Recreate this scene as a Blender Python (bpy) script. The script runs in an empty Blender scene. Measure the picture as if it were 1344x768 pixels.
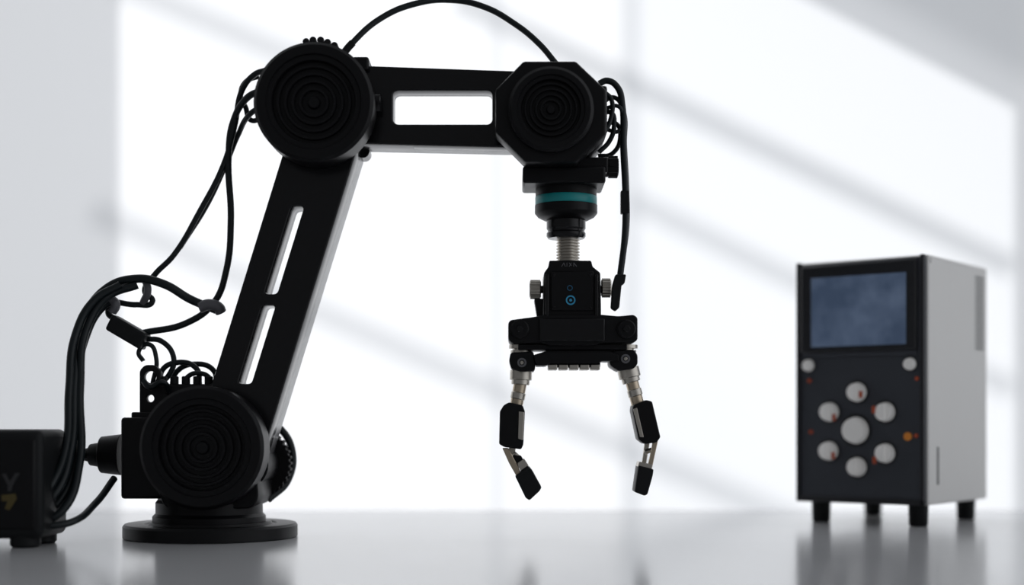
import bpy, bmesh, math, random
from mathutils import Vector, Matrix
random.seed(3)
LIFT=0.75; D=1.867; H=0.15; F=1867.0
sc=bpy.context.scene
sc.view_settings.view_transform='Standard'
try: sc.view_settings.look='None'
except Exception: pass

def P(u,v,y=0.0):
    s=(D+y)/F
    return Vector(((u-672)*s, y, H+(555-v)*s))
def S(y=0.0): return (D+y)/F

# ---------------- materials
def mat(name,col,rough=0.5,metal=0.0,spec=0.5,noise=0.0,nscale=40,bump=0.0,bscale=400,emis=None,es=0.0):
    m=bpy.data.materials.new(name); m.use_nodes=True
    nt=m.node_tree; b=nt.nodes['Principled BSDF']
    b.inputs['Base Color'].default_value=(*col,1)
    b.inputs['Roughness'].default_value=rough
    b.inputs['Metallic'].default_value=metal
    b.inputs['Specular IOR Level'].default_value=spec
    tc=nt.nodes.new('ShaderNodeTexCoord')
    if noise>0:
        n=nt.nodes.new('ShaderNodeTexNoise'); n.inputs['Scale'].default_value=nscale
        r=nt.nodes.new('ShaderNodeMapRange'); r.inputs['To Min'].default_value=max(0,rough-noise); r.inputs['To Max'].default_value=min(1,rough+noise)
        nt.links.new(tc.outputs['Object'],n.inputs['Vector']); nt.links.new(n.outputs['Fac'],r.inputs['Value']); nt.links.new(r.outputs['Result'],b.inputs['Roughness'])
    if bump>0:
        n=nt.nodes.new('ShaderNodeTexNoise'); n.inputs['Scale'].default_value=bscale
        bp=nt.nodes.new('ShaderNodeBump'); bp.inputs['Strength'].default_value=bump; bp.inputs['Distance'].default_value=0.001
        nt.links.new(tc.outputs['Object'],n.inputs['Vector']); nt.links.new(n.outputs['Fac'],bp.inputs['Height']); nt.links.new(bp.outputs['Normal'],b.inputs['Normal'])
    if emis:
        b.inputs['Emission Color'].default_value=(*emis,1); b.inputs['Emission Strength'].default_value=es
    return m
M_black=mat('black_anodised',(0.004,0.004,0.005),0.42,0,0.2,noise=0.06)
M_gloss=mat('black_edge',(0.005,0.005,0.006),0.2,0,0.3,noise=0.04)
M_edge_hilite=mat('machined_edge_highlight',(0.16,0.16,0.165),0.3,0.8,0.5,noise=0.05)  # lighter tone stands in for the highlight along the link edges
M_rub=mat('rubber',(0.008,0.009,0.010),0.5,0,0.2,bump=0.1)
M_cable=mat('cable_sheath',(0.006,0.010,0.012),0.38,0,0.3)
M_steel=mat('steel',(0.50,0.47,0.42),0.32,1,noise=0.08)
M_brass=mat('warm_steel',(0.5,0.42,0.32),0.35,1,noise=0.08)
M_teal=mat('teal_ring',(0.0,0.26,0.27),0.4)
M_blue=mat('blue_mark',(0.02,0.16,0.3),0.4,emis=(0.03,0.3,0.5),es=0.15)
M_blue2=mat('blue_mark_dim',(0.01,0.10,0.2),0.4)
M_grey=mat('grey_print',(0.12,0.12,0.13),0.5)
M_yel=mat('yellow_print',(0.07,0.05,0.006),0.5)
M_gprint=mat('dim_print',(0.02,0.02,0.022),0.5)
M_tie=mat('cable_tie',(0.10,0.10,0.11),0.45)

# ---------------- helpers
def empty(name,loc=(0,0,0),rz=0):
    e=bpy.data.objects.new(name,None); e.location=loc; e.rotation_euler=(0,0,rz); e.empty_display_size=0.05
    sc.collection.objects.link(e); return e
def finish(name,me,parent,m,local=False,bevel=0,angle=35,seg=2):
    if m: 
        me.materials.clear(); me.materials.append(m)
    for p in me.polygons: p.use_smooth=True
    me.set_sharp_from_angle(angle=math.radians(angle))
    o=bpy.data.objects.new(name,me); sc.collection.objects.link(o)
    if parent:
        o.parent=parent
        if not local: o.matrix_parent_inverse=Matrix.Translation(-Vector(parent.location))
    if bevel>0:
        b=o.modifiers.new('bevel','BEVEL'); b.width=bevel; b.segments=seg; b.limit_method='ANGLE'; b.angle_limit=math.radians(40)
        b.harden_normals=False
    return o
def box(name,parent,lo,hi,m,bevel=0.0015,local=False,seg=2):
    bm=bmesh.new(); bmesh.ops.create_cube(bm,size=1)
    lo=Vector(lo);hi=Vector(hi);c=(lo+hi)/2;s=hi-lo
    for v in bm.verts: v.co=Vector((v.co.x*s.x+c.x,v.co.y*s.y+c.y,v.co.z*s.z+c.z))
    me=bpy.data.meshes.new(name); bm.to_mesh(me); bm.free()
    return finish(name,me,parent,m,local,bevel,seg=seg)
def pbox(name,parent,x0,x1,y0,y1,yf,dep,m,bevel=0.0015,seg=2):
    a=P(x0,y1,yf); b=P(x1,y0,yf)
    return box(name,parent,(a.x,yf,a.z),(b.x,yf+dep,b.z),m,bevel,seg=seg)
def circ(cx,cy,r,n=24,ph=0):
    return [(cx+r*math.cos(2*math.pi*i/n+ph),cy+r*math.sin(2*math.pi*i/n+ph)) for i in range(n)]
def rrect(x0,x1,y0,y1,r,n=5):
    out=[]
    for cx,cy,a0 in ((x1-r,y0+r,-90),(x1-r,y1-r,0),(x0+r,y1-r,90),(x0+r,y0+r,180)):
        for i in range(n+1):
            a=math.radians(a0+90*i/n); out.append((cx+r*math.cos(a),cy+r*math.sin(a)))
    return out
def rpoly(pts,r,n=4):
    out=[];N=len(pts)
    for i in range(N):
        p=Vector(pts[i]);a=(Vector(pts[i-1])-p);b=(Vector(pts[(i+1)%N])-p)
        ra=min(r,a.length*0.45);rb=min(r,b.length*0.45)
        A=p+a.normalized()*ra;B=p+b.normalized()*rb
        for k in range(n+1):
            t=k/n; out.append(tuple((1-t)**2*A+2*t*(1-t)*p+t*t*B))
    return out
def prism(name,parent,loops,yf,dep,m,bevel=0.001,raw=False):
    """flat plate with outline + holes standing in the XZ plane, front face at yf"""
    cu=bpy.data.curves.new(name,'CURVE'); cu.dimensions='2D'; cu.fill_mode='BOTH'
    for lp in loops:
        pts=[(q[0],q[1]) for q in lp] if raw else [(P(a,b,yf).x,P(a,b,yf).z) for a,b in lp]
        sp=cu.splines.new('POLY'); sp.points.add(len(pts)-1)
        for i,q in enumerate(pts): sp.points[i].co=(q[0],q[1],0,1)
        sp.use_cyclic_u=True
    cu.extrude=dep/2-bevel; cu.bevel_depth=bevel; cu.offset=-bevel; cu.bevel_resolution=1
    o=bpy.data.objects.new(name+'_c',cu); sc.collection.objects.link(o)
    bpy.context.view_layer.update()
    me=bpy.data.meshes.new_from_object(o.evaluated_get(bpy.context.evaluated_depsgraph_get()))
    bpy.data.objects.remove(o)
    me.transform(Matrix.Translation((0,yf+dep/2,0))@Matrix.Rotation(math.pi/2,4,'X'))
    me.name=name
    return finish(name,me,parent,m)
def lathe(name,parent,prof,loc,dirv,m,n=72,local=False,angle=35):
    bm=bmesh.new(); rings=[]
    for r,h in prof:
        if r<1e-6: rings.append([bm.verts.new((0,0,h))])
        else: rings.append([bm.verts.new((r*math.cos(2*math.pi*i/n),r*math.sin(2*math.pi*i/n),h)) for i in range(n)])
    for a,b in zip(rings,rings[1:]):
        for i in range(n):
            j=(i+1)%n
            if len(a)==1 and len(b)>1: bm.faces.new((a[0],b[i],b[j]))
            elif len(b)==1 and len(a)>1: bm.faces.new((a[j],a[i],b[0]))
            elif len(a)>1: bm.faces.new((a[i],a[j],b[j],b[i]))
    bmesh.ops.recalc_face_normals(bm,faces=bm.faces)
    me=bpy.data.meshes.new(name); bm.to_mesh(me); bm.free()
    q=Vector((0,0,1)).rotation_difference(Vector(dirv))
    me.transform(Matrix.Translation(loc)@q.to_matrix().to_4x4())
    return finish(name,me,parent,m,local,angle=angle)
def cyl(name,parent,a,b,r,m,n=32,ch=0.001,local=False,r2=None):
    a=Vector(a);b=Vector(b);L=(b-a).length; r2=r2 or r
    return lathe(name,parent,[(0,0),(r-ch,0),(r,ch),(r2,L-ch),(r2-ch,L),(0,L)],a,(b-a).normalized(),m,n,local)
def tube(name,parent,pts,r,m,raw=False):
    """pts: (u,v,y)"""
    cu=bpy.data.curves.new(name,'CURVE'); cu.dimensions='3D'
    sp=cu.splines.new('BEZIER'); sp.bezier_points.add(len(pts)-1)
    for bp_,q in zip(sp.bezier_points,pts):
        bp_.co=Vector(q) if raw else P(*q); bp_.handle_left_type='AUTO'; bp_.handle_right_type='AUTO'
    cu.bevel_depth=r; cu.bevel_resolution=4; cu.resolution_u=12; cu.use_fill_caps=True
    o=bpy.data.objects.new(name+'_c',cu); sc.collection.objects.link(o)
    bpy.context.view_layer.update()
    me=bpy.data.meshes.new_from_object(o.evaluated_get(bpy.context.evaluated_depsgraph_get()))
    bpy.data.objects.remove(o); me.name=name
    return finish(name,me,parent,m,angle=60)

def cap_profile(R,h):
    p=[(0,0),(R-.002,0),(R,.002),(R,h-.004),(R-.004,h),(R*0.80,h),(R*0.785,h-.003),(R*0.70,h-.003),(R*0.68,h-.010)]
    r=0.62
    while r>0.16:
        p+=[(R*(r+.012),h-.010),(R*r,h-.005),(R*(r-.04),h-.005),(R*(r-.052),h-.010)]
        r-=0.125
    p+=[(R*.11,h-.010),(R*.09,h-.005),(0,h-.005)]
    return p

# =============== ROBOTIC ARM
arm=empty('robotic_arm',(P(277,705).x,0,0))
bx=P(277,700).x
# base
lathe('base_plate',arm,[(0,0),(.111,0),(.1125,.0015),(.1125,.0155),(.110,.0185),(.086,.0185),(.084,.0165),(.080,.0165),(.078,.021),(0,.021)],(bx,0,0),(0,0,1),M_black,96)
lathe('turntable',arm,[(0,.016),(.073,.016),(.073,.028),(.069,.032),(.069,.046),(.066,.050),(.066,.056),(0,.056)],(bx-.002,0,0),(0,0,1),M_black,96)
# shoulder yoke body
prism('shoulder_yoke',arm,[rpoly([(215,545),(322,560),(336,610),(340,655),(330,668),(216,668),(205,640)],10)],-.055,.11,M_black,.002)
# shoulder joint
c=P(264,588,-.095); R=82*S(-.095)
lathe('shoulder_joint_cover',arm,cap_profile(R,.048),(c.x,-.047,c.z),(0,-1,0),M_black,96)
cyl('shoulder_motor',arm,(c.x,-.05,c.z),(c.x,.085,c.z),.068,M_black,64,.003)
# lower link
sl=-.309
def lk(x,y): return x+sl*(y-205)
L0,L1=370,466
low=[(L0+24,130),(L1+22,130),(lk(L1,205),205),(lk(L1,560),560),(lk(L1,622),622),(338,652),(318,660),(lk(L0,640),640),(lk(L0,520),520),(lk(L0,205),205)]
def slot(xc,ya,yb,w,k):
    xa=xc; xb=xc+sl*(yb-ya)
    return rpoly([(xa-w/2,ya),(xa+w/2,ya),(xb+w/2,yb),(xb-w/2,yb)],5,3)
s1=slot(391,271,386,16,0); s2=slot(353,401,504,17,0)
prism('lower_arm_link',arm,[rpoly(low,4),s1,s2],-.045,.05,M_gloss,.0022)
prism('lower_arm_link_highlight',arm,[rpoly([(lk(L1-7,198),198),(lk(L1+1,198),198),(lk(L1+1,636),636),(lk(L1-7,640),640)],1)],-.038,.078,M_edge_hilite,.0012)  # added strip; the lit side's highlight is put into its colour
# elbow joint
c=P(411,133,-.095); R=79*S(-.095)
lathe('elbow_joint_cover',arm,cap_profile(R,.048),(c.x,-.047,c.z),(0,-1,0),M_black,96)
cyl('elbow_motor',arm,(c.x+.004,-.05,c.z),(c.x+.004,.06,c.z),.058,M_black,64,.003)
for k,(u,v) in enumerate([(403,54),(412,52),(422,52),(431,55),(440,59)]):
    q=P(u,v+3,-.05); cyl('elbow_lug_%d'%k,arm,(q.x,-.06,q.z),(q.x,-.03,q.z),.0045,M_gloss,12)
pbox('elbow_clamp',arm,462,484,74,92,-.045,.05,M_black,.003)
q=P(494,140,-.03); cyl('elbow_side_pin',arm,(q.x-.02,-.05,q.z),(q.x+.008,-.05,q.z),.012,M_gloss,24)
q=P(478,202,.02); cyl('elbow_back_boss',arm,(q.x,.0,q.z),(q.x,.03,q.z),.009,M_gloss,24)
# upper link
up=[(440,86),(480,86),(676,93),(700,95),(700,194),(676,194),(480,189),(440,189)]
prism('upper_arm_link',arm,[rpoly(up,3),rrect(516,646,119,163,7)],-.035,.035,M_gloss,.0022)
prism('upper_arm_link_highlight',arm,[rpoly([(470,183),(700,188),(700,195),(470,190)],1)],-.030,.05,M_edge_hilite,.0012)  # added lighter strip painting the bright underside edge
# wrist joint octagon
oc=[(687,80),(756,80),(796,118),(796,176),(757,213),(689,213),(650,174),(650,118)]
prism('wrist_joint_housing',arm,[rpoly(oc,3)],-.085,.04,M_black,.003)
c=P(723,145,-.085)
lathe('wrist_joint_cover',arm,cap_profile(56*S(-.085),.014),(c.x,-.083,c.z),(0,-1,0),M_black,96)
prism('wrist_motor_body',arm,[rpoly([(682,90),(760,90),(795,120),(795,180),(775,205),(690,205),(665,175),(665,115)],5)],-.05,.09,M_black,.003)
pbox('wrist_connector',arm,780,797,112,176,-.06,.06,M_black,.003)
# wrist flange
yc=0.0; ax=P(743,0).x
pbox('wrist_bracket',arm,686,795,218,240,-.05,.085,M_black,.003)
pbox('wrist_bracket_step',arm,695,798,206,226,-.045,.08,M_black,.002)
q=P(803,223); cyl('wrist_knob',arm,(q.x-.014,-.02,q.z),(q.x+.007,-.02,q.z),.013,M_black,24,.002)
for i in range(10):
    a=i*math.pi/5; cyl('wrist_knob_rib_%d'%i,arm,(q.x-.006,-.02+.0125*math.cos(a),q.z+.0125*math.sin(a)),(q.x+.006,-.02+.0125*math.cos(a),q.z+.0125*math.sin(a)),.002,M_black,8,.0004)
def vl(name,prof,m,x=ax,n=64):
    rm=max(r for r,v in prof)/1000
    return lathe(name,arm,[(r/1000*S(-rm)*1000,P(0,v,-rm).z) for r,v in prof],(x,0,0),(0,0,1),m,n)
vl('flange_top',[(0,236),(38,236),(41,240),(41,252),(0,252)],M_black)
vl('flange_teal_ring',[(0,251.5),(40.5,251.5),(41.5,253),(41.5,262.5),(40.5,264),(0,264)],M_teal)
vl('flange_lower',[(0,263.5),(42,263.5),(42,274),(38,279),(30,283),(0,283)],M_black)
vl('coupler',[(0,278),(25,278),(26,284),(26,297),(24.5,299),(24.5,301),(26,303),(26,307),(24,310),(0,310)],M_gloss)
pr=[(0,307)]
v=308
while v<342:
    pr+=[(13.2,v),(15.5,v+1.1),(15.5,v+2.2),(13.2,v+3.3)]; v+=3.9
pr.append((0,345))
vl('threaded_shaft',pr,M_steel,x=P(745.5,0).x)
# gripper body
prism('gripper_body',arm,[rpoly([(721,342),(776,342),(778,350),(788,358),(789,404),(789,417),(713,417),(713,404),(714,358),(720,350)],2)],-.035,.07,M_black,.0015)
pbox('gripper_face_plate',arm,723,779,356,408,-.038,.006,M_black,.001)
prism('gripper_side_tab',arm,[rpoly([(701,392),(716,392),(716,416),(705,416)],2)],-.02,.03,M_black,.001)
pbox('gripper_rail_left',arm,716,720,360,415,-.040,.006,M_gloss,.0007)
pbox('gripper_rail_right',arm,781,785,360,415,-.040,.006,M_gloss,.0007)
for nm,u,v,r,mm in (('a',748,378,3.6,M_blue2),('b',749,394,6.2,M_blue)):
    q=P(u,v,-.039); lathe('blue_mark_'+nm,arm,[(r*.72/1000,0),(r/1000,0),(r/1000,.0009),(r*.72/1000,.0009),(r*.72/1000,0)],(q.x,-.038,q.z),(0,-1,0),mm,32)
    if nm=='b': cyl('blue_core',arm,(q.x,-.038,q.z),(q.x,-.0388,q.z),.0019,M_blue,16,.0002)
for u,v in ((727,361),(775,361),(727,403),(775,403)):
    q=P(u,v,-.038); cyl('face_screw_%d_%d'%(u,v),arm,(q.x,-.0375,q.z),(q.x,-.039,q.z),.0018,M_gloss,12,.0003)
for k,(a,b) in enumerate([((737,350),(740,345)),((740,345),(742,350)),((744,345),(744,350)),((747,345),(750,349)),((750,345),(747,350)),((753,350),(753,345)),((753,345),(757,350))]):
    tube('label_stroke_%d'%k,arm,[(a[0],a[1],-.0355),(b[0],b[1],-.0355)],.0004,M_grey)
def knurl(nm,xa,xb,v,r):
    a=P(xa,v,-.01);b=P(xb,v,-.01)
    n=48; pr=[(0,0),(r*.9,0),(r,.0015),(r,abs(b.x-a.x)-.0015),(r*.9,abs(b.x-a.x)),(0,abs(b.x-a.x))]
    o=lathe(nm,arm,pr,(a.x,-.01,a.z),((1 if b.x>a.x else -1),0,0),M_steel,24)
    for i in range(20):
        t=i*2*math.pi/20
        cyl(nm+'_rib_%d'%i,arm,(min(a.x,b.x)+.001,-.01+r*math.cos(t),a.z+r*math.sin(t)),(max(a.x,b.x)-.001,-.01+r*math.cos(t),a.z+r*math.sin(t)),.0011,M_steel,6,.0003)
knurl('gripper_thumbscrew_a',710,695,380,.0115)
knurl('gripper_thumbscrew_b',789,802,378,.0115)
q=P(700,380,-.01); cyl('thumbscrew_shaft',arm,(q.x,-.01,q.z),(P(800,380,-.01).x,-.01,q.z),.005,M_gloss,24)
# cross bar
prism('gripper_crossbar',arm,[rpoly([(670,420),(700,416),(716,413),(790,413),(812,415),(832,413),(837,417),(837,446),(832,450),(790,450),(780,454),(720,454),(712,450),(672,451),(667,446),(667,424)],3)],-.04,.08,M_black,.002)
for u in (682,822):
    q=P(u,432,-.04); cyl('crossbar_boss_%d'%u,arm,(q.x,-.035,q.z),(q.x,-.046,q.z),.012,M_black,32,.0015)
    cyl('crossbar_bolt_%d'%u,arm,(q.x,-.045,q.z),(q.x,-.048,q.z),.005,M_gloss,6,.0006)
pbox('crossbar_carriage',arm,708,794,418,448,-.044,.01,M_gloss,.0015)
pbox('gripper_lower_plate',arm,680,823,452,459,-.03,.06,M_black,.001)
pbox('gripper_centre_post',arm,716,806,456,468,-.02,.045,M_black,.001)
prism('gripper_slide_bar',arm,[rpoly([(700,466),(716,461),(800,461),(812,466),(812,474),(790,474),(785,477),(722,477),(716,480),(704,480)],2)],-.032,.05,M_black,.001)
pbox('rack_carrier',arm,720,788,474,482,-.026,.03,M_black,.001)
for i in range(5):
    pbox('rack_tooth_%d'%i,arm,719.5+i*14,731.5+i*14,478.5,485.5,-.030,.034,M_steel,.001)
# washers stack
def zz(v): return P(0,v).z
for s,u in (('l',684),('r',821)):
    q=P(u,456)
    lathe('washer_'+s,arm,[(0,zz(463)),(14/1000,zz(463)),(14/1000,zz(460)),(11/1000,zz(459.5)),(11/1000,zz(458)),(16/1000,zz(457.5)),(16/1000,zz(453)),(0,zz(453))],(q.x,0,0),(0,0,1),M_steel,32)
prism('hinge_block_left',arm,[rpoly([(670,463),(700,461),(703,478),(702,487),(684,488),(671,484),(668,474)],3)],-.026,.052,M_black,.0015)
prism('hinge_block_right',arm,[rpoly([(800,468),(806,460),(832,459),(837,466),(837,478),(832,484),(812,487),(801,480)],3)],-.026,.052,M_black,.0015)
for u,v in ((685,476),(821,471)):
    q=P(u,v,-.026)
    lathe('hinge_ring_%d'%u,arm,[(.0035,0),(.0035,.0015),(.006,.0015),(.006,0),(.0035,0)],(q.x,-.026,q.z),(0,-1,0),M_grey,24)
    cyl('hinge_screw_%d'%u,arm,(q.x,-.025,q.z),(q.x,-.0285,q.z),.0024,M_steel,12,.0004)
# fingers
def seg(nm,a,b,r,m,y=0,r2=None,n=32):
    return cyl(nm,arm,P(a[0],a[1],y),P(b[0],b[1],y),r/1000,m,n,.0008,r2=(r2/1000 if r2 else None))
# left
seg('finger_left_collar',(684,486),(683.5,499),14.5,M_steel); seg('finger_left_collar_step',(683.5,498),(683,505),12,M_steel)
seg('finger_left_rod',(683,503),(677,536),8.5,M_brass)
seg('finger_left_rod_sleeve',(681,515),(679,524),9.6,M_steel)
prism('finger_left_phalanx',arm,[rpoly([(661,532),(668,528),(686,532),(689,540),(687,584),(684,590),(662,587),(655,583),(656,540)],2)],-.024,.045,M_black,.0015)
prism('finger_left_phalanx_insert',arm,[rpoly([(681,540),(688,541),(686.5,578),(680,576)],1)],-.0255,.004,M_steel,.0005)
prism('finger_left_link_a',arm,[rpoly([(659,588),(667,588),(680,612),(684,622),(677,624),(668,608)],2)],-.014,.006,M_brass,.0008)
prism('finger_left_link_b',arm,[rpoly([(667,588),(677,587),(676,600),(690,612),(686,620),(672,604)],2)],.006,.006,M_steel,.0008)
seg('finger_left_hinge_pin',(674,595),(684,603),3.2,M_steel)
prism('finger_left_knuckle',arm,[rpoly([(672,598),(684,598),(688,606),(680,612),(672,607)],2)],-.008,.014,M_black,.0008)
prism('finger_left_pad_plate',arm,[rpoly([(679,608),(688,602),(694,611),(683,619)],1.5)],-.018,.034,M_steel,.0008)
prism('finger_left_tip',arm,[rpoly([(676,625),(694,612),(699,618),(711,640),(708,645),(695,657),(690,654)],2)],-.022,.042,M_rub,.0015)
# right
seg('finger_right_collar',(824,483),(827,496),14.5,M_steel); seg('finger_right_collar_step',(827,495),(829,502),12,M_steel)
seg('finger_right_rod',(829,500),(838,534),8.5,M_brass)
seg('finger_right_rod_sleeve',(832,511),(834.5,520),9.6,M_steel)
prism('finger_right_phalanx',arm,[rpoly([(831,532),(848,525),(856,527),(867,574),(862,581),(846,583),(838,577),(830,539)],2)],-.024,.045,M_black,.0015)
prism('finger_right_phalanx_insert',arm,[rpoly([(831,537),(836,535),(845,574),(840,574)],1)],-.0255,.004,M_steel,.0005)
prism('finger_right_link_a',arm,[rpoly([(857,580),(864,578),(859,600),(856,615),(849,616),(853,600)],2)],-.014,.006,M_brass,.0008)
prism('finger_right_link_b',arm,[rpoly([(846,582),(853,582),(850,598),(848,612),(842,610),(844,598)],2)],.006,.006,M_steel,.0008)
seg('finger_right_hinge_pin',(846,594),(857,590),3.2,M_steel)
prism('finger_right_pad_plate',arm,[rpoly([(839,606),(857,610),(855,617),(837,613)],1.5)],-.018,.034,M_steel,.0008)
prism('finger_right_tip',arm,[rpoly([(838,611),(858,616),(857,624),(850,649),(846,651),(833,646),(834,638)],2)],-.022,.042,M_rub,.0015)

# shoulder left side equipment
pbox('rear_housing',arm,158,212,548,655,-.05,.1,M_black,.004)
pbox('rear_housing_lid',arm,172,206,541,552,-.04,.07,M_black,.002)
seg('rear_plug_a',(160,597),(133,597),27,M_black,-.0,24); seg('rear_plug_b',(136,597),(118,597),17,M_rub,0,14)
seg('rear_plug_c',(120,597),(106,597),10,M_rub,0,7)
prism('cable_bracket',arm,[rpoly([(183,545),(183,486),(190,479),(203,479),(211,487),(211,512),(222,520),(222,545)],4),circ(197,495,8),circ(197,523,5,16)],-.02,.012,M_black,.0015)
pbox('cable_bracket_top',arm,205,285,504,520,-.02,.05,M_black,.004)
for i in range(5):
    q=P(214+i*15,503,-.01); cyl('terminal_%d'%i,arm,(q.x,-.01,q.z-.012),(q.x,-.01,q.z+.009),.0055,M_rub,16)
# gear drive behind base
gc=P(338,608,.06)
g=[]
for i in range(36):
    a=2*math.pi*i/36
    for da,r in ((-.06,.0445),(-.03,.047),(.03,.047),(.06,.0445)):
        g.append((gc.x+r*math.cos(a+da),gc.z+r*math.sin(a+da)))
prism('drive_gear',arm,[g],.05,.018,M_black,.0008,raw=True)
cyl('drive_gear_hub',arm,(gc.x,-.03,gc.z),(gc.x,.085,gc.z),.03,M_black,32)
tube('drive_cable',arm,[(330,540,.07),(365,560,.075),(383,590,.075),(378,630,.07),(352,656,.05)],.005,M_cable)
# cables on the arm
tube('overhead_cable',arm,[(448,75,-.03),(462,57,-.03),(500,24,-.02),(545,5,-.01),(590,0,-.0),(635,9,0),(675,31,0),(708,58,-.01),(730,84,-.02)],.0040,M_cable)
tube('overhead_cable_sleeve',arm,[(448,76,-.03),(455,65,-.03),(463,56,-.03)],.0050,M_rub)
tube('wrist_cable_a',arm,[(786,110,-.03),(797,106,-.03),(810,114,-.03),(817,140,-.03),(818,190,-.03),(821,260,-.03),(820,310,-.03),(814,362,-.03)],.0042,M_cable)
tube('wrist_cable_b',arm,[(790,135,-.02),(806,128,-.02),(818,145,-.02),(820,190,-.02),(823,250,-.02),(823,300,-.025),(816,350,-.03)],.003,M_cable)
tube('wrist_cable_c',arm,[(788,150,-.03),(802,148,-.035),(806,165,-.035),(800,185,-.03),(786,200,-.03)],.0032,M_cable)
tube('wrist_cable_d',arm,[(790,165,-.01),(808,162,-.01),(814,180,-.01),(803,202,-.01),(785,205,-.01)],.003,M_cable)
tube('wrist_cable_e',arm,[(792,120,-.04),(802,130,-.04),(801,158,-.04),(792,176,-.04)],.003,M_cable)
tube('wrist_cable_f',arm,[(795,142,-.03),(812,140,-.035),(817,152,-.03),(812,172,-.03),(796,170,-.03)],.0026,M_cable)
prism('wrist_cable_plug',arm,[rpoly([(808,360),(822,360),(820,372),(816,374),(813,404),(808,408),(802,404),(804,374)],2)],-.04,.016,M_rub,.0015)
pbox('wrist_cable_clip',arm,815,826,250,280,-.036,.012,M_rub,.001)
tube('hose_a',arm,[(350,92,-.03),(334,98,-.02),(318,118,-.01),(308,165,0),(294,215,0),(262,278,0),(228,335,0),(202,362,0),(190,382,0),(200,396,0),(180,400,0),(150,396,0)],.0038,M_cable)
tube('hose_b',arm,[(345,118,-.03),(325,128,-.02),(306,160,0),(300,205,0),(303,290,0),(297,355,0),(281,397,0),(245,424,0),(188,437,0)],.0044,M_cable)
tube('hose_c',arm,[(343,140,-.03),(328,150,-.02),(312,178,.01),(298,212,.01),(272,268,.01),(236,325,.01)],.0036,M_cable)
tube('hose_d',arm,[(348,150,-.0),(330,158,0),(322,140,0),(316,128,0),(322,108,0),(340,100,0)],.0034,M_cable)
tube('hose_e',arm,[(300,200,.015),(301,240,.015),(304,300,.015)],.003,M_cable)
tube('coil_a',arm,[(190,445,0),(212,448,0),(228,470,0),(222,492,0),(208,505,0)],.0036,M_cable)
tube('coil_b',arm,[(215,510,0),(212,488,0),(232,476,0),(258,484,0),(262,505,0)],.0036,M_cable)
tube('coil_c',arm,[(225,510,.01),(232,488,.01),(255,478,.01),(280,486,.01),(284,508,.01)],.0036,M_cable)
tube('coil_d',arm,[(240,510,-.01),(246,495,-.01),(262,490,-.01),(276,498,-.01),(274,515,-.01)],.0032,M_cable)
tube('coil_e',arm,[(200,505,-.01),(205,470,-.01),(195,452,-.01),(182,462,-.01),(188,474,-.01)],.003,M_cable)
tube('coil_f',arm,[(188,500,-.025),(196,508,-.03),(214,502,-.03),(222,514,-.02)],.0036,M_cable)

# =============== CABLE BUNDLE + external box
cb=empty('cable_bundle',(P(100,500).x,-.08,P(100,700).z))
paths=[
 [(48,668,-.13),(72,648,-.12),(93,590,-.09),(98,500,-.06),(108,425,-.03),(138,380,-.02),(178,366,-.02),(215,373,-.02),(250,393,-.01),(284,407,-.005)],
 [(48,690,-.13),(82,670,-.12),(104,610,-.09),(105,510,-.06),(114,430,-.04),(142,389,-.03),(180,374,-.02)],
 [(48,658,-.14),(66,638,-.13),(86,590,-.10),(91,510,-.07),(99,440,-.05),(124,394,-.04),(158,374,-.03)],
 [(48,680,-.12),(76,660,-.11),(99,605,-.08),(100,515,-.05),(112,445,-.02),(134,404,-.01),(152,393,-.01)],
 [(48,692,-.14),(92,686,-.12),(126,660,-.07),(150,628,-.03)],
 [(48,592,-.14),(75,592,-.10),(108,597,0)],
]
for i,p in enumerate(paths):
    tube('strand_%d'%i,cb,p,[.0056,.0054,.0052,.005,.0045,.0042][i],M_cable)
tube('cable_tie_knot',cb,[(262,404,-.01),(274,400,-.01),(287,404,-.008),(290,410,-.005)],.0075,M_tie)
tube('cable_tie_a',cb,[(146,392,-.01),(152,400,-.012),(147,410,-.01)],.006,M_tie)
tube('cable_tie_b',cb,[(190,366,-.01),(194,380,-.01),(188,398,-.0)],.005,M_tie)
tube('pigtail',cb,[(150,398,0),(142,410,0),(152,420,0),(160,428,0)],.004,M_cable)
prism('inline_connector',cb,[rpoly([(147,412),(192,438),(183,459),(137,432)],4)],-.02,.03,M_rub,.003)

pw=empty('power_adapter_box',(P(-30,700,-.17).x,-.11,0))
pbox('housing',pw,-120,55,564,708,-.17,.10,M_rub,.009,seg=4)
pbox('face_plate',pw,-110,46,576,696,-.172,.006,M_black,.003)
for i,(u,y) in enumerate(((26,-.15),(26,-.09),(-95,-.15),(-95,-.09))):
    q=P(u,700,-.17); cyl('rubber_foot_%d'%i,pw,(q.x,y,0),(q.x,y,.018),.018,M_rub,32,.003)
prism('print_yellow',pw,[[(2,650),(20,648),(22,655),(12,670),(6,668),(10,658),(2,658)]],-.1728,.001,M_yel,.0001)
prism('print_grey',pw,[[(2,622),(8,622),(13,632),(20,621),(26,621),(16,638),(15,645),(10,645),(10,637)]],-.1728,.001,M_gprint,.0001)

# =============== LAB CONTROL UNIT
M_shell=mat('painted_shell',(0.80,0.79,0.77),0.45,noise=0.05,bump=0.05)
M_panel=mat('dark_panel',(0.040,0.045,0.058),0.5,bump=0.05)
M_bezel=mat('bezel',(0.012,0.013,0.017),0.35)
M_knob=mat('knob_ivory_glow',(0.9,0.89,0.87),0.4,emis=(.9,.88,.86),es=.06)  # ivory plus a faint added glow to whiten the knobs
M_red=mat('red_mark',(0.55,0.09,0.03),0.5)
M_or=mat('orange_lamp',(0.6,0.2,0.03),0.4,emis=(0.8,0.3,0.03),es=0.08)
M_vent=mat('vent_dark',(0.2,0.2,0.2),0.6)
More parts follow.
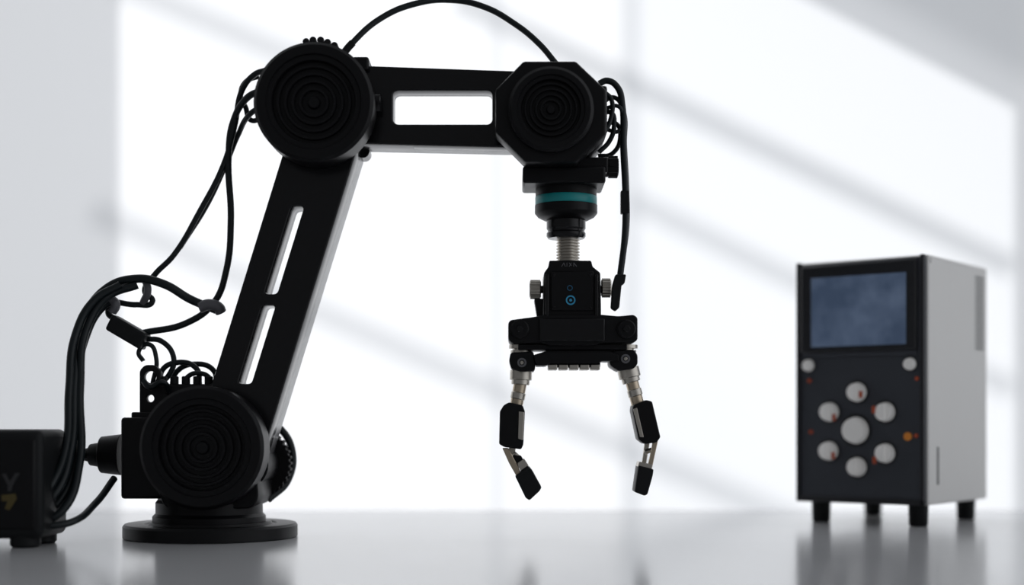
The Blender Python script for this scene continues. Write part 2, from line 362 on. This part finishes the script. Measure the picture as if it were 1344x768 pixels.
# display
M_scr=bpy.data.materials.new('lcd_display'); M_scr.use_nodes=True
nt=M_scr.node_tree; b=nt.nodes['Principled BSDF']
tc=nt.nodes.new('ShaderNodeTexCoord'); n=nt.nodes.new('ShaderNodeTexNoise'); n.inputs['Scale'].default_value=22; n.inputs['Detail'].default_value=3
cr=nt.nodes.new('ShaderNodeValToRGB'); cr.color_ramp.elements[0].position=.38; cr.color_ramp.elements[0].color=(.032,.050,.088,1); cr.color_ramp.elements[1].position=.68; cr.color_ramp.elements[1].color=(.066,.092,.145,1)
nt.links.new(tc.outputs['Object'],n.inputs['Vector']); nt.links.new(n.outputs['Fac'],cr.inputs['Fac'])
b.inputs['Base Color'].default_value=(.02,.025,.035,1); b.inputs['Roughness'].default_value=.25
nt.links.new(cr.outputs['Color'],b.inputs['Emission Color']); b.inputs['Emission Strength'].default_value=.9
th=math.radians(-38); Lo=Vector((.433,.288,0)); xh=Vector((math.cos(th),math.sin(th),0)); yh=Vector((-math.sin(th),math.cos(th),0))
lab=empty('lab_control_unit',tuple(Lo),th)
W,DP,Z0,Z1=.203,.241,.0315,.391
def FP(u,v):
    cam=Vector((0,-D,H)); d=Vector(((u-672)/F,1,(555-v)/F))
    t=(Lo-cam).dot(yh)/d.dot(yh); p=cam+d*t
    return ((p-Lo).dot(xh), p.z)
box('shell',lab,(0,.004,Z0),(W,DP,Z1),M_shell,.003,True,3)
box('front_panel',lab,(.001,-.003,Z0+.001),(W-.003,.008,Z1-.003),M_panel,.002,True)
def fbox(nm,u0,u1,v0,v1,y0,y1,m,bev=.001):
    a=FP(u0,v1);b_=FP(u1,v0); um=(u0+u1)/2
    z0=FP(um,v1)[1]; z1=FP(um,v0)[1]
    return box(nm,lab,(a[0],y0,z0),(b_[0],y1,z1),m,bev,True)
fbox('display_bezel',1053,1205,345,462,-.008,0,M_bezel,.003)
fbox('display_screen',1068,1192,362,454,-.0092,-.006,M_scr,.0006)
fbox('display_lower_rail',1056,1205,462,468,-.006,0,M_panel)
box('frame_side_left',lab,(0,-.006,Z0),(.007,.002,Z1),M_bezel,.001,True)
box('frame_side_right',lab,(W-.009,-.006,Z0),(W-.003,.002,Z1),M_bezel,.001,True)
box('frame_base',lab,(0,-.006,Z0),(W-.003,.002,Z0+.008),M_bezel,.001,True)
def knob(nm,u,v,r,dep=.014,m=M_knob,mark=True,ang=0.6):
    x,z=FP(u,v); r=r*1.12/1000
    lathe(nm,lab,[(0,-.002),(r*1.12,-.002),(r*1.12,.002),(r*1.02,.003),(r,dep-.002),(r*.86,dep),(0,dep)],(x,-.002,z),(0,-1,0),m,32,True)
    lathe(nm+'_skirt',lab,[(r*1.1,-.002),(r*1.35,-.002),(r*1.35,.0015),(r*1.1,.0015)],(x,-.003,z),(0,-1,0),M_bezel,32,True)
    if mark:
        box(nm+'_grip',lab,(x-r*.28,-.004-dep-.003,z-r*.85),(x+r*.28,-.002-dep+.001,z+r*.85),m,.001,True)
for i,(u,v,r) in enumerate([(1127,515,11.5),(1091,541,11.5),(1164,541,11.5),(1125,565,16),(1090,592,11.5),(1164,595,11.5),(1127,613,11.5)]):
    knob('knob_%d'%i,u,v,r,mark=(i!=3))
knob('small_knob_a',1063,480,7.5,.01,mark=False); knob('small_knob_b',1196,478,7.5,.01,mark=False)
def dot(nm,u,v,r,m):
    x,z=FP(u,v); cyl(nm,lab,(x,-.001,z),(x,-.006,z),r/1000,m,16,.0006,True)
dot('indicator_lamp',1193,573,6,M_or)
for i,(u,v) in enumerate([(1205,497),(1066,567),(1204,572),(1064,500)]): dot('indicator_%d'%i,u,v,3.0,M_red)
for i,(u,v) in enumerate([(1136,517),(1101,547),(1153,537),(1100,597),(1154,603)]):
    x,z=FP(u,v); box('knob_mark_%d'%i,lab,(x-.003,-.0172,z-.006),(x+.002,-.0145,z+.004),M_red,.0005,True)
for i in range(16):
    z=.375-i*.0072
    box('vent_%d'%i,lab,(W-.001,.190,z-.0042),(W+.0006,.226,z),M_vent,.0003,True)  # raised dark strips; shade inside the slots put into colour
box('side_recess_shade',lab,(W-.001,.035,.06),(W+.0005,.043,.115),M_vent,.001,True)  # no hollow here; dark strip paints the recess shade
box('top_seam',lab,(.0,.010,Z1-.012),(W+.0006,.0115,Z1-.004),M_vent,.0002,True)
for i,(x,y) in enumerate(((.026,.026),(W-.024,.026),(.026,DP-.026),(W-.024,DP-.026))):
    lathe('foot_%d'%i,lab,[(0,0),(.012,0),(.0135,.002),(.0145,Z0+.002),(0,Z0+.002)],(x,y,0),(0,0,1),M_rub,32,True)

for e in (arm,cb,pw,lab): e.location.z+=LIFT

# =============== TABLE
M_table=mat('table_top',(0.60,0.605,0.62),0.17,0,0.9,noise=0.03,nscale=3)
M_leg=mat('table_leg',(0.3,0.3,0.3),0.4,1)
tb=empty('table',(0,-.15,0))
YB=.585
box('table_top',tb,(-1.7,-.95,LIFT-.03),(1.7,YB-.002,LIFT),M_table,.0005)
for i,(x,y) in enumerate(((-1.6,-.85),(1.6,-.85),(-1.6,.48),(1.6,.48))):
    box('leg_%d'%i,tb,(x-.03,y-.03,0),(x+.03,y+.03,LIFT-.03),M_leg,.002)
box('apron',tb,(-1.6,.46,LIFT-.09),(1.6,.49,LIFT-.03),M_leg,.002)

# =============== ROOM
mf=mat('floor_concrete',(0.35,0.35,0.36),0.5,noise=0.1,nscale=2)
fl=box('floor',None,(-4.5,-4,-.05),(4.5,YB+.02,0),mf,0)
mw=bpy.data.materials.new('translucent_white_panel'); mw.use_nodes=True
nt=mw.node_tree; nt.nodes.clear()
out=nt.nodes.new('ShaderNodeOutputMaterial'); mx=nt.nodes.new('ShaderNodeMixShader'); mx.inputs[0].default_value=.7
df=nt.nodes.new('ShaderNodeBsdfDiffuse'); tr=nt.nodes.new('ShaderNodeBsdfTranslucent')
df.inputs[0].default_value=(.87,.885,.91,1); tr.inputs[0].default_value=(.895,.905,.925,1)
nt.links.new(df.outputs[0],mx.inputs[1]); nt.links.new(tr.outputs[0],mx.inputs[2]); nt.links.new(mx.outputs[0],out.inputs[0])
def quad(name,pts,m):
    me=bpy.data.meshes.new(name); me.from_pydata(pts,[],[tuple(range(len(pts)))]); me.materials.append(m)
    o=bpy.data.objects.new(name,me); sc.collection.objects.link(o); return o
quad('wall_back',[(-4.5,YB,0),(4.5,YB,0),(4.5,YB,3.2),(-4.5,YB,3.2)],mw)

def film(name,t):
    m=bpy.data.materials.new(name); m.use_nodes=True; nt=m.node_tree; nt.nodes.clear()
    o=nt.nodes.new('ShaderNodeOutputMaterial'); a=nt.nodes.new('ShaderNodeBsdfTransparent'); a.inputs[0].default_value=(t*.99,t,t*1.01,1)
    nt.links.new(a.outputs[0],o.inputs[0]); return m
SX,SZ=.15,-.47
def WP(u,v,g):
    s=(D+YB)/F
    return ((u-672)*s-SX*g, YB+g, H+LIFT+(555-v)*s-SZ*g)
gobos=empty('shadow_gobos',(0,YB+.5,0))  # unseen sheets added behind the wall to cast its light pattern
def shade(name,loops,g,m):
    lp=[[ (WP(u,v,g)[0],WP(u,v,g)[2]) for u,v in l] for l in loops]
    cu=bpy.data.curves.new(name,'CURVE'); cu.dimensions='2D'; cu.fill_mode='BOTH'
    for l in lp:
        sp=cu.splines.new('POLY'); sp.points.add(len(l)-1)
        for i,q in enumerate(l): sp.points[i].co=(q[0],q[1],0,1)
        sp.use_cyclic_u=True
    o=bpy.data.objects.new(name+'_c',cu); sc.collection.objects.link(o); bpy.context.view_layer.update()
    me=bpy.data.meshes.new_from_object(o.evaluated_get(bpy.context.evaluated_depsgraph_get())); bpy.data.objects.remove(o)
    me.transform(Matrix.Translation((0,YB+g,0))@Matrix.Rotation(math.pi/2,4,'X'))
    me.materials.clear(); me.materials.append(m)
    o=bpy.data.objects.new(name,me); sc.collection.objects.link(o); o.parent=gobos; o.matrix_parent_inverse=Matrix.Translation(-Vector(gobos.location)); return o
def bar(u0,v0,u1,v1,w):
    d=Vector((u1-u0,v1-v0)).normalized(); n=Vector((-d.y,d.x))*w/2
    return [(u0+n.x,v0+n.y),(u1+n.x,v1+n.y),(u1-n.x,v1-n.y),(u0-n.x,v0-n.y)]
shade('gobo_surround',[[(-2600,1300),(-2600,-1800),(4000,-1800),(4000,1300)],[(157,760),(157,-330),(440,-330),(1060,0),(1332,142),(1332,760)]],.5,film('tint_surround',.50))  # added sheet dimming the sun outside the bright area
shade('gobo_corner',[[(1080,-40),(480,-360),(480,-1200),(3000,-1200),(3000,760),(1370,760),(1370,115)]],1.1,film('tint_corner',.70))  # extra unseen sheet, added to darken the upper right of the wall
shade('gobo_stripe_a',[bar(600,0,1330,352,32)],.7,film('tint_a',.60))  # added see-through strips, shaped to cast the slanted stripes
shade('gobo_stripe_b',[bar(828,262,1330,512,30)],.75,film('tint_b',.66))
shade('gobo_stripe_c',[bar(120,278,1050,690,36)],.8,film('tint_c',.68))
shade('gobo_stripe_d',[bar(150,-25,430,95,34)],.8,film('tint_d',.66))
shade('gobo_upright_a',[bar(652,-330,652,760,18)],.6,film('tint_e',.84))  # added see-through strips casting the upright bands
shade('gobo_upright_b',[bar(827,-330,827,760,28)],.6,film('tint_f',.76))
shade('gobo_right_tint',[[(827,-330),(827,760),(1340,760),(1340,-330)]],.62,film('tint_g',.93))  # added sheet slightly greying the wall's right part

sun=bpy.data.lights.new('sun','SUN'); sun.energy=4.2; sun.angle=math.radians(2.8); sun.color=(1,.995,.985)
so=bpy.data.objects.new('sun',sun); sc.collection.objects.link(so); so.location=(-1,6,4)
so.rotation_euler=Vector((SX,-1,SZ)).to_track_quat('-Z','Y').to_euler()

# world: bright sky outside (+Y) and to the right (+X), dimmer room behind the camera
w=bpy.data.worlds.new('world'); sc.world=w; w.use_nodes=True; nt=w.node_tree
bg=nt.nodes['Background']; tc=nt.nodes.new('ShaderNodeTexCoord'); sx=nt.nodes.new('ShaderNodeSeparateXYZ')
nt.links.new(tc.outputs['Generated'],sx.inputs[0])
def mr(sock,a,b_,c_,d_):
    m=nt.nodes.new('ShaderNodeMapRange'); m.interpolation_type='SMOOTHSTEP'
    for k,v in zip(('From Min','From Max','To Min','To Max'),(a,b_,c_,d_)): m.inputs[k].default_value=v
    nt.links.new(sock,m.inputs['Value']); return m.outputs['Result']
ad=nt.nodes.new('ShaderNodeMath'); ad.operation='ADD'; ad2=nt.nodes.new('ShaderNodeMath'); ad2.operation='ADD'
nt.links.new(mr(sx.outputs['X'],.2,1,0,.85),ad.inputs[0]); nt.links.new(mr(sx.outputs['Y'],-.1,.5,0,.24),ad.inputs[1])
nt.links.new(ad.outputs[0],ad2.inputs[0]); ad2.inputs[1].default_value=.18
cmb=nt.nodes.new('ShaderNodeVectorMath'); cmb.operation='SCALE'; cmb.inputs[0].default_value=(.96,.985,1.03)
nt.links.new(ad2.outputs[0],cmb.inputs['Scale']); nt.links.new(cmb.outputs[0],bg.inputs[0]); bg.inputs[1].default_value=1

cam=bpy.data.cameras.new('camera'); co=bpy.data.objects.new('camera',cam); sc.collection.objects.link(co)
co.location=(0,-D,H+LIFT); co.rotation_euler=(math.pi/2,0,0)
cam.lens=50.01; cam.sensor_width=36; cam.shift_y=171/1344
cam.dof.use_dof=True; cam.dof.focus_distance=1.84; cam.dof.aperture_fstop=1.1
cam.clip_start=.02
sc.camera=co
